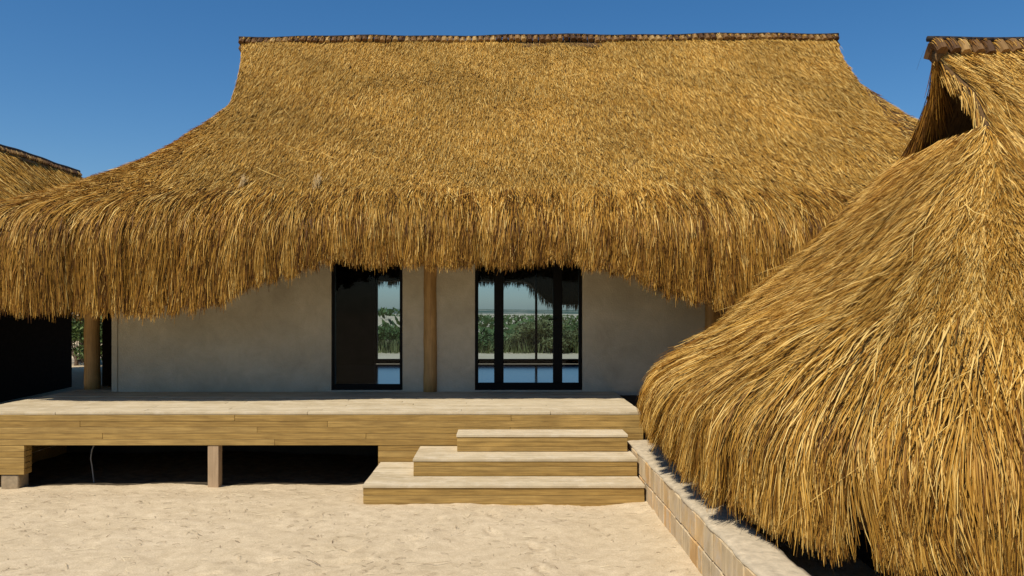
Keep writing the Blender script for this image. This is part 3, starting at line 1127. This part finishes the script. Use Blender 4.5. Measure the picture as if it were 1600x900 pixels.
# thin cable hanging below the deck
pts = [(-4.70, 9.25, 0.5), (-4.69, 9.25, 0.37), (-4.73, 9.25, 0.28), (-4.745, 9.25, 0.18), (-4.73, 9.25, 0.1), (-4.70, 9.25, -0.15)]
bm = bmesh.new()
rings = [[bm.verts.new((p[0] + 0.008 * math.cos(i * math.tau / 6), p[1] + 0.008 * math.sin(i * math.tau / 6), p[2])) for i in range(6)] for p in pts]
for ra, rb in zip(rings[:-1], rings[1:]):
    for i in range(6): bm.faces.new((ra[i], ra[(i + 1) % 6], rb[(i + 1) % 6], rb[i]))
cab = mesh_obj('hanging_cable', bm, M_CABLE, smooth=True)
tag(cab, 'thin grey cable hanging in the dark space under the deck', 'cable')

# ================================================================== THE STEPS
steps = empty('timber_steps', (0, 8.4, 0))
tag(steps, 'flight of three pale timber steps leading up to the deck', 'steps')
SX1 = 1.42
for (x0, yf, zt, zb) in ((-1.33, 7.78, 0.194, 0.0), (-0.882, 8.19, 0.374, 0.194), (-0.455, 8.59, 0.56, 0.374)):
    x1 = SX1 if yf < 8.5 else 1.385
    e = bpy.data.objects.new('step', None)
    place(e, steps, ((x0 + x1) / 2, yf, zb))
    yb = FY - 0.016
    low = zb - (0.06 if zb == 0 else 0.0)
    zs = np.linspace(zt - 0.029, low + (0.002 if zb else 0), 4)
    for k in range(3):
        dy = lr.uniform(0, 0.004)
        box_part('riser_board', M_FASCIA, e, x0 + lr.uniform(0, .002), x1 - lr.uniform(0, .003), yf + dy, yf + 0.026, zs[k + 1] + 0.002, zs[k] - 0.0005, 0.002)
    # cheeks
    box_part('side_board', M_FASCIA, e, x0 + 0.001, x0 + 0.026, yf + 0.028, yb, low + (0.002 if zb else 0), zt - 0.029, 0.003)
    box_part('side_board', M_FASCIA, e, x1 - 0.026, x1 - 0.001, yf + 0.028, yb, low + (0.002 if zb else 0), zt - 0.029, 0.003)
    # tread planks
    n = max(3, int(round((yb - yf) / 0.136)))
    w = (yb - yf + 0.006) / n
    for k in range(n):
        dz = lr.uniform(-0.0015, 0.0015)
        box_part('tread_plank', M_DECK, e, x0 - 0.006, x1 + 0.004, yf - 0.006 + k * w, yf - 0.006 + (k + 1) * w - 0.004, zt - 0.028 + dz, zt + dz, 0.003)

# ================================================================== THE BRICK WALL
bw = empty('brick_wall', (1.59, 6, 0))
tag(bw, 'low wall of upright pale bricks between the sand and the near thatched hut', 'wall')
BX0, BX1, BTOP = 1.44, 1.74, 0.425
bm = bmesh.new()
bm_box(bm, BX0 + 0.012, BX1 - 0.006, 1.2, FY - 0.03, -0.25, BTOP - 0.012)
mesh_obj('core', bm, M_MORTAR, bw)
# cap: uneven mortar bed
bm = bmesh.new()
ny, nx = 120, 8
g = []
for j in range(ny + 1):
    yy = 1.2 + (FY - 0.03 - 1.2) * j / ny
    row = []
    for i in range(nx + 1):
        xx = BX0 - 0.002 + (BX1 - BX0) * i / nx + (0.006 * math.sin(yy * 9) + random.uniform(-.004, .004) if i in (0, nx) else 0)
        zz = BTOP + 0.012 * (1 - ((i - nx / 2) / (nx / 2)) ** 4) + random.uniform(-0.004, 0.004) + 0.006 * math.sin(yy * 2.3)
        row.append(bm.verts.new((xx, yy, zz)))
    g.append(row)
for j in range(ny):
    for i in range(nx):
        bm.faces.new((g[j][i], g[j][i + 1], g[j + 1][i + 1], g[j + 1][i]))
low = [[bm.verts.new((r[0].co.x + .004, r[0].co.y, BTOP - 0.018)), bm.verts.new((r[-1].co.x - .004, r[-1].co.y, BTOP - 0.018))] for r in g]
for j in range(ny):
    bm.faces.new((low[j][0], g[j][0], g[j + 1][0], low[j + 1][0]))
    bm.faces.new((g[j][-1], low[j][1], low[j + 1][1], g[j + 1][-1]))
mesh_obj('mortar_cap', bm, M_MORTAR, bw, smooth=True)
for course, (za, zb, off) in enumerate(((-0.02, 0.198, 0.0), (0.206, BTOP - 0.019, 0.11))):
    y = 1.25 + off
    while y < FY - 0.06:
        w = lr.choice((0.12, 0.23, 0.235, 0.24, 0.245))
        y2 = min(y + w, FY - 0.04)
        if y2 - y > 0.05:
            dx = lr.uniform(-0.005, 0.006)
            box_part('brick', M_BRICK, bw, BX0 + dx, BX0 + 0.1 + dx, y + 0.004, y2 - 0.004, za + lr.uniform(0, .004), zb, 0.006,
                     rot=(lr.uniform(-.008, .008), 0, lr.uniform(-.012, .012)))
        y = y2

# ================================================================== THE NEAR HUT (right)
hut = empty('thatched_hut', (5.0, 6.9, 0))
tag(hut, 'near thatched hut filling the right edge, its eave almost touching the ground', 'hut')
near = Roof(1.68, 9.5, 4.05, 9.75, 3.76, 7.4, 1.22, 4.16, 0.765, 1.75, 0.76, lambda x: 0.52 + 0.03 * np.sin(x * 3),
            lambda x, y: 0.55 + 0.066 * np.clip(y - 4.6, 0, 4.5) + 0.03 * np.sin(x * 3 + y * 4), bulge=0.13, tuck=0.03, lump=0.045, vs=(0.06, 0.06), curl=1.3, setback=0.16)
hut_roof = roof_base(near, 'thatch_roof', hut, thick=0.09)
nf, nl, nb = near.front, near.left, near.back
parts = []
# visible part of the front slope only goes to x about 6.2
parts.append(blades(nf, 78000, Z0, LRo(nf, -0.1), (0.12, 0.34), (0.004, 0.0085), (0.006, 0.04), 2, clump=0.15, clump_w=0.09, skew=0.10, tone=(0.64, 0.21), gust=0.04))
parts.append(blades(nl, 118000, Z0, LRo(nl, -0.1), (0.12, 0.34), (0.004, 0.0085), (0.006, 0.04), 2, clump=0.15, clump_w=0.10, skew=0.11, tone=(0.61, 0.21), gust=0.04))
parts.append(blades(nf, 12000, Z0, lambda u: 0.25 + 0.9 * rng.random(len(u)), (0.08, 0.22), (0.005, 0.010), (0.010, 0.05), 2, skew=0.2, tone=(0.84, 0.13)))
parts.append(blades(nb, 5000, Z0, lambda u: nb.tab(nb.Lr, u), (0.3, 0.7), (0.008, 0.012), (0.012, 0.07), 3, skew=0.1))


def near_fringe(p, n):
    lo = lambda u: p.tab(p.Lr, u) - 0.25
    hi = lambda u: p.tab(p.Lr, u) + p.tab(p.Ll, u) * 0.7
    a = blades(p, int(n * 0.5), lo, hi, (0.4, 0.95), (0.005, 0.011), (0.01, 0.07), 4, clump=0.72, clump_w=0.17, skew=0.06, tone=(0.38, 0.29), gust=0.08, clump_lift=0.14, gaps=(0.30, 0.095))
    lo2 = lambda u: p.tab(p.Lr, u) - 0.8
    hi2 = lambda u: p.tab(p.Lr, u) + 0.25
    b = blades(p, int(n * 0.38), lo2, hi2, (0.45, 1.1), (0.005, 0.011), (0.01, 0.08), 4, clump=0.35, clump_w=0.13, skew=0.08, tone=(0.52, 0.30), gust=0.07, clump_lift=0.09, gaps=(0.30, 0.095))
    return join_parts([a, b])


def verge_blades(p, n, tc_, left=True, length=(0.12, 0.3), inward=0.5, width=(0.006, 0.012), tone=0.5):
    u = rng.random(n) ** 1.5 * 0.02
    if not left: u = 1 - u
    a = (rng.random(n) * (1 - tc_) + 0.01) * p.tab(p.Lr, u)
    pp, nn, pa = p.frame(u, a)
    sx = -1.0 if left else 1.0
    d = -nn * rng.uniform(0.1, inward, n)[:, None] + pa * rng.uniform(0.4, 1.0, n)[:, None] + np.array([sx, 0, 0]) * rng.uniform(-0.25, 0.2, n)[:, None]
    d /= np.linalg.norm(d, axis=1, keepdims=True)
    pp = pp - nn * (rng.random(n) * 0.12)[:, None] + np.array([sx * 0.015, 0, 0])
    L = rng.uniform(length[0], length[1], n)[:, None, None]
    t = np.linspace(0, 1, 3)[None, :, None]
    q = pp[:, None] + d[:, None] * L * t + np.array([0, 0, -0.05]) * t ** 2
    sd = np.cross(d, rng.normal(size=(n, 3))); sd /= np.linalg.norm(sd, axis=1, keepdims=True)
    w = rng.uniform(width[0], width[1], n)[:, None, None] * 0.5 * (1 - 0.7 * t)
    v = np.stack([q - sd[:, None] * w, q + sd[:, None] * w], 2)
    base = (np.arange(n) * 6)[:, None]; k = np.arange(2)[None] * 2
    f = np.stack([base + k, base + k + 1, base + k + 3, base + k + 2], -1).reshape(-1, 4)
    return v.reshape(-1, 3), f, np.repeat(np.clip(rng.normal(tone, .2, n), 0, 1), 6)


parts.append(verge_blades(nf, 380, 0.80, length=(0.06, 0.2), inward=0.12, tone=0.72))
parts.append(verge_blades(nb, 900, 0.76, length=(0.15, 0.4), inward=0.25, tone=0.16))  # rear strands toned dark: shade inside the gable put into their colour
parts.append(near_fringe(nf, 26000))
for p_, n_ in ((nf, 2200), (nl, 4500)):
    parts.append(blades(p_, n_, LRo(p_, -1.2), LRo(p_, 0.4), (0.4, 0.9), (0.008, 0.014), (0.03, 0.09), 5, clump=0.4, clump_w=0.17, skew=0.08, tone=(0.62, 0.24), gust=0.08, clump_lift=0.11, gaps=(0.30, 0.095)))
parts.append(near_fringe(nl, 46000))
parts.append(blades(nl, 240, Z0, lambda u: nl.tab(nl.Lr, u) + 0.4, (0.3, 0.8), (0.005, 0.008), (0.08, 0.2), 4, skew=0.4, tone=(0.9, 0.1)))
parts.append(blades(nf, 200, Z0, lambda u: nf.tab(nf.Lr, u) + 0.4, (0.3, 0.8), (0.005, 0.008), (0.08, 0.2), 4, skew=0.4, tone=(0.9, 0.1)))
v, f, tn = join_parts(parts)
th = data_obj('thatch', np_mesh('thatch', v, f, M_STRAW_NEAR, {'tone': tn}), hut_roof)
tag(th, kind='stuff')
ub, ab = np.meshgrid(np.linspace(0, 0.5, 200), np.linspace(0, 1, 200) * (nf.Lr.mean() + 0.4))
pb, nrm, _ = nf.frame(ub.ravel(), ab.ravel())
bx_ = 780 + pb[:, 0] / pb[:, 1] * 1244; by_ = 485 - (pb[:, 2] - 1.9) / pb[:, 1] * 1244
ends = []
for (tx_, ty_) in ((1506, 634), (1575, 629)):
    i = np.argmin((bx_ - tx_) ** 2 + (by_ - ty_) ** 2)
    ends.append(pb[i] + nrm[i] * 0.075)
bm = bmesh.new()
cyl_between(bm, ends[0], ends[1], 0.011, 0.009, 8)
mesh_obj('batten', bm, M_POST, hut_roof, smooth=True)
me_b2 = bundle_mesh('ridge_bundle', 0.051, 0.10, 0.10)
ridge_row(hut_roof, near.rx0 - 0.03, near.rx1 + 0.05, near.yr, lambda x: near.zr + 0.035, 0.107, me_b2, straw=(0.10, 0.10, 0.051, 0.0022, M_STRAW_NEAR))
bm = bmesh.new()
ring = [(2.75, 5.2), (8.5, 5.2), (8.5, 8.6), (2.75, 8.6)]
for (xa, ya), (xb, yb) in zip(ring, ring[1:] + ring[:1]):
    q = [bm.verts.new(p) for p in ((xa, ya, -0.2), (xb, yb, -0.2), (xb, yb, 1.5), (xa, ya, 1.5))]
    bm.faces.new(q)
bmesh.ops.remove_doubles(bm, verts=bm.verts, dist=0.001)
bmesh.ops.solidify(bm, geom=bm.faces[:], thickness=0.15)
mesh_obj('wall', bm, M_INNER, hut)

# ================================================================== THE FAR HUT (left)
far = empty('thatched_hut', (-12.5, 17, 0))
tag(far, 'distant thatched hut at the left edge, partly hidden behind the big roof', 'hut')


def far_xf(v):
    w = np.empty_like(v)
    w[:, 0] = -12.5 - v[:, 1]
    w[:, 1] = 17.0 + v[:, 0]
    w[:, 2] = v[:, 2]
    return w


fr = Roof(-9, 8.6, -3.2, 3.2, -5.5, 6.6, 2.9, 5.95, 0.78, 1.5, 0.80, lambda x: 2.05 + 0 * x, lambda x, y: 2.05 + 0 * x, bulge=0.1, lump=0.03)
far_roof = roof_base(fr, 'thatch_roof', far, xf=far_xf, thick=0.2)
parts = [blades(fr.front, 26000, Z0, lambda u: fr.front.tab(fr.front.Lr, u), (0.2, 0.5), (0.014, 0.026), (0.01, 0.06), 2, skew=0.2, tone=(0.58, 0.25)),
         blades(fr.right, 9000, Z0, lambda u: fr.right.tab(fr.right.Lr, u), (0.2, 0.5), (0.014, 0.026), (0.01, 0.06), 2, skew=0.2, tone=(0.55, 0.25)),
         blades(fr.front, 7000, lambda u: fr.front.tab(fr.front.Lr, u) - .3, lambda u: fr.front.tab(fr.front.Lr, u) + .6, (0.4, 0.8), (0.014, 0.026), (0.01, 0.06), 3, skew=0.1)]
v, f, tn = join_parts(parts)
th = data_obj('thatch', np_mesh('thatch', far_xf(v), f, M_STRAW, {'tone': tn}), far_roof)
tag(th, kind='stuff')
ridge_row(far_roof, 1.0, 6.65, 0.0, lambda x: fr.zr + 0.03, 0.106, me_b, pole_r=0.06, xf=far_xf, rotz=math.pi / 2)
bm = bmesh.new()
bm_box(bm, -14.0, -11.0, 8.5, 20.5, -0.3, 3.4)
mesh_obj('wall', bm, M_SHADEBLACK, far)  # wall coloured near black for the deep shade between the roofs


# ================================================================== PLANTS BEHIND
def leaf_cloud(n, fn, size, lrng):
    c = fn(n)
    d1 = lrng.normal(size=(n, 3)); d1 /= np.linalg.norm(d1, axis=1, keepdims=True)
    d2 = np.cross(d1, lrng.normal(size=(n, 3))); d2 /= np.linalg.norm(d2, axis=1, keepdims=True) + 1e-9
    s = (size * lrng.uniform(0.6, 1.4, n))[:, None]
    v = np.stack([c - d1 * s, c - d2 * s * .4, c + d1 * s, c + d2 * s * .4], 1)
    f = np.arange(n * 4).reshape(n, 4)
    return v.reshape(-1, 3), f, np.repeat(np.clip(lrng.normal(.5, .25, n), 0, 1), 4)


def shrub(name, x, y, w, h, seed, label, cat, mat_, tree=False, group=None, n=1500):
    lg = np.random.default_rng(seed)
    e = empty(name, (x, y, 0))
    tag(e, label, cat, group)
    tz = h * 0.45 if tree else h * 0.12
    nb = 26 if tree else 16
    cen = np.stack([lg.normal(0, w * .28, nb), lg.normal(0, w * .28, nb), tz + (h - tz) * lg.uniform(0.1, 0.92, nb)], 1)

    def fn(k):
        i = lg.integers(0, nb, k)
        return cen[i] + lg.normal(0, 1, (k, 3)) * np.array([w * .11, w * .11, h * .07])
    v, f, t = leaf_cloud(n, fn, 0.075 if not tree else 0.11, lg)
    v[:, 2] = np.maximum(v[:, 2], 0.02)
    data_obj('crown' if tree else 'foliage', np_mesh('foliage', v + np.array([x, y, 0]), f, mat_, {'tone': t}), e)
    bm = bmesh.new()
    cyl_between(bm, (x, y, -0.1), (x, y, tz * 1.1), w * .035, w * .025, 8)
    for k in range(7):
        cyl_between(bm, (x, y, tz * (.5 + .06 * k)), Vector(cen[k]) + Vector((x, y, 0)), w * .014, w * .005, 5)
    mesh_obj('trunk' if tree else 'stem', bm, M_BARK, e)


places = [(-7.6, 37.0, 2.4, 1.35, 'low green shrub seen at the left through the narrow window'),
          (-5.4, 36.5, 2.2, 1.5, 'green shrub seen at the right through the narrow window'),
          (-2.6, 38.0, 2.4, 1.3, 'green shrub hidden mostly behind the round post'),
          (-0.5, 37.0, 2.2, 1.25, 'low green shrub seen through the left side light of the door'),
          (1.0, 36.0, 1.8, 1.75, 'leafy shrub seen through the door, left of its centre'),
          (2.3, 35.6, 1.9, 2.05, 'tall shrub seen through the middle of the door'),
          (3.6, 36.0, 1.9, 1.9, 'dry green shrub seen at the right through the door'),
          (4.6, 36.5, 1.8, 1.8, 'shrub seen through the right side light of the door')]
for i, (x, y, w, h, lb) in enumerate(places):
    shrub('shrub', x, y, w, h * 0.72, 40 + i, lb, 'shrub', M_LEAF2 if i in (4, 5, 6) else M_LEAF, group='shrubs behind the house', n=2600)
shrub('tree', -15.2, 29.0, 3.2, 3.6, 77, 'green tree glimpsed in the gap left of the house post', 'tree', M_LEAF, tree=True, n=5000)
shrub('shrub', -14.6, 27.5, 2.4, 1.6, 78, 'green shrub glimpsed in the gap left of the house post', 'shrub', M_LEAF, n=2600)

# tall dry grass among the shrubs
lg = np.random.default_rng(5)
n = 6000
gx, gy = lg.uniform(-10, 7, n), lg.uniform(35, 41, n)
hh = lg.uniform(0.3, 0.85, n) * (0.75 + 0.6 * sstep(0.5, 3, gx))
ang = lg.uniform(0, 6.28, n)
ln = lg.normal(0, 0.25, (n, 2)) * hh[:, None]
w = 0.03
b0 = np.stack([gx, gy, np.zeros(n)], 1)
dx = np.stack([np.cos(ang), np.sin(ang), np.zeros(n)], 1) * w
tp = b0 + np.stack([ln[:, 0], ln[:, 1], hh], 1)
v = np.stack([b0 - dx, b0 + dx, tp + dx * .2, tp - dx * .2], 1).reshape(-1, 3)
o = data_obj('tall_grass', np_mesh('tall_grass', v, np.arange(n * 4).reshape(n, 4), M_LEAF2, {'tone': np.repeat(lg.random(n), 4)}))
tag(o, 'tall dry grass growing among the shrubs behind the house', 'grass', kind='stuff')
# scrub over the far dune
n = 26000
gx, gy = lg.uniform(-95, 90, n), 46 + 150 * lg.random(n) ** 1.6
keep = wob(gx, gy, 0.35) > -0.35
gx, gy = gx[keep], gy[keep]
n = len(gx)
gz = 0.02 + 1.35 * np.exp(-((gx + 13) / 12) ** 2 - ((gy - 82) / 14) ** 2)
v, f, t = leaf_cloud(n, lambda k: np.stack([gx, gy, gz + lg.uniform(0.05, 0.75, n)], 1), 0.42, lg)
o = data_obj('scrub', np_mesh('scrub', v, f, M_LEAF, {'tone': t}))
tag(o, 'far green scrub dotted over the dune', 'scrub', kind='stuff')

# ================================================================== LITTER ON THE SAND
lg = np.random.default_rng(9)
n = 1900
gx, gy = lg.uniform(-6.5, 1.4, n), 3.6 + 5.2 * lg.random(n) ** 0.8
ok = ~((gx > -1.4) & (gy > 7.7))
gx, gy = gx[ok], gy[ok]
n = len(gx)
L = lg.uniform(0.015, 0.09, n) * np.where(lg.random(n) < 0.06, 2.6, 1)
a = lg.normal(0, 0.9, n)
w = lg.uniform(0.0012, 0.0032, n)
gz = ground_z(gx, gy) + 0.006
d = np.stack([np.cos(a), np.sin(a), lg.normal(0, .08, n)], 1)
s = np.stack([-np.sin(a), np.cos(a), 0 * a], 1)
c = np.stack([gx, gy, gz], 1)
mid = c + s * (lg.normal(0, 0.1, n) * L)[:, None] + np.array([0, 0, .006])
p = np.stack([c - d * L[:, None] / 2, mid, c + d * L[:, None] / 2], 1)
ww = (s * w[:, None])[:, None] + np.array([0, 0, 0.001])
v = np.stack([p - ww, p + ww], 2).reshape(-1, 3)
base = np.arange(n)[:, None] * 6
k = np.arange(2)[None] * 2
f = np.stack([base + k, base + k + 1, base + k + 3, base + k + 2], -1).reshape(-1, 4)
M_LIT = mat_leaf('litter', (0.20, 0.13, 0.07), (0.66, 0.54, 0.33))
o = data_obj('straw_litter', np_mesh('straw_litter', v, f, M_LIT, {'tone': np.repeat(lg.random(n), 6)}))
tag(o, 'bits of straw and twigs scattered on the sand', 'litter', kind='stuff')
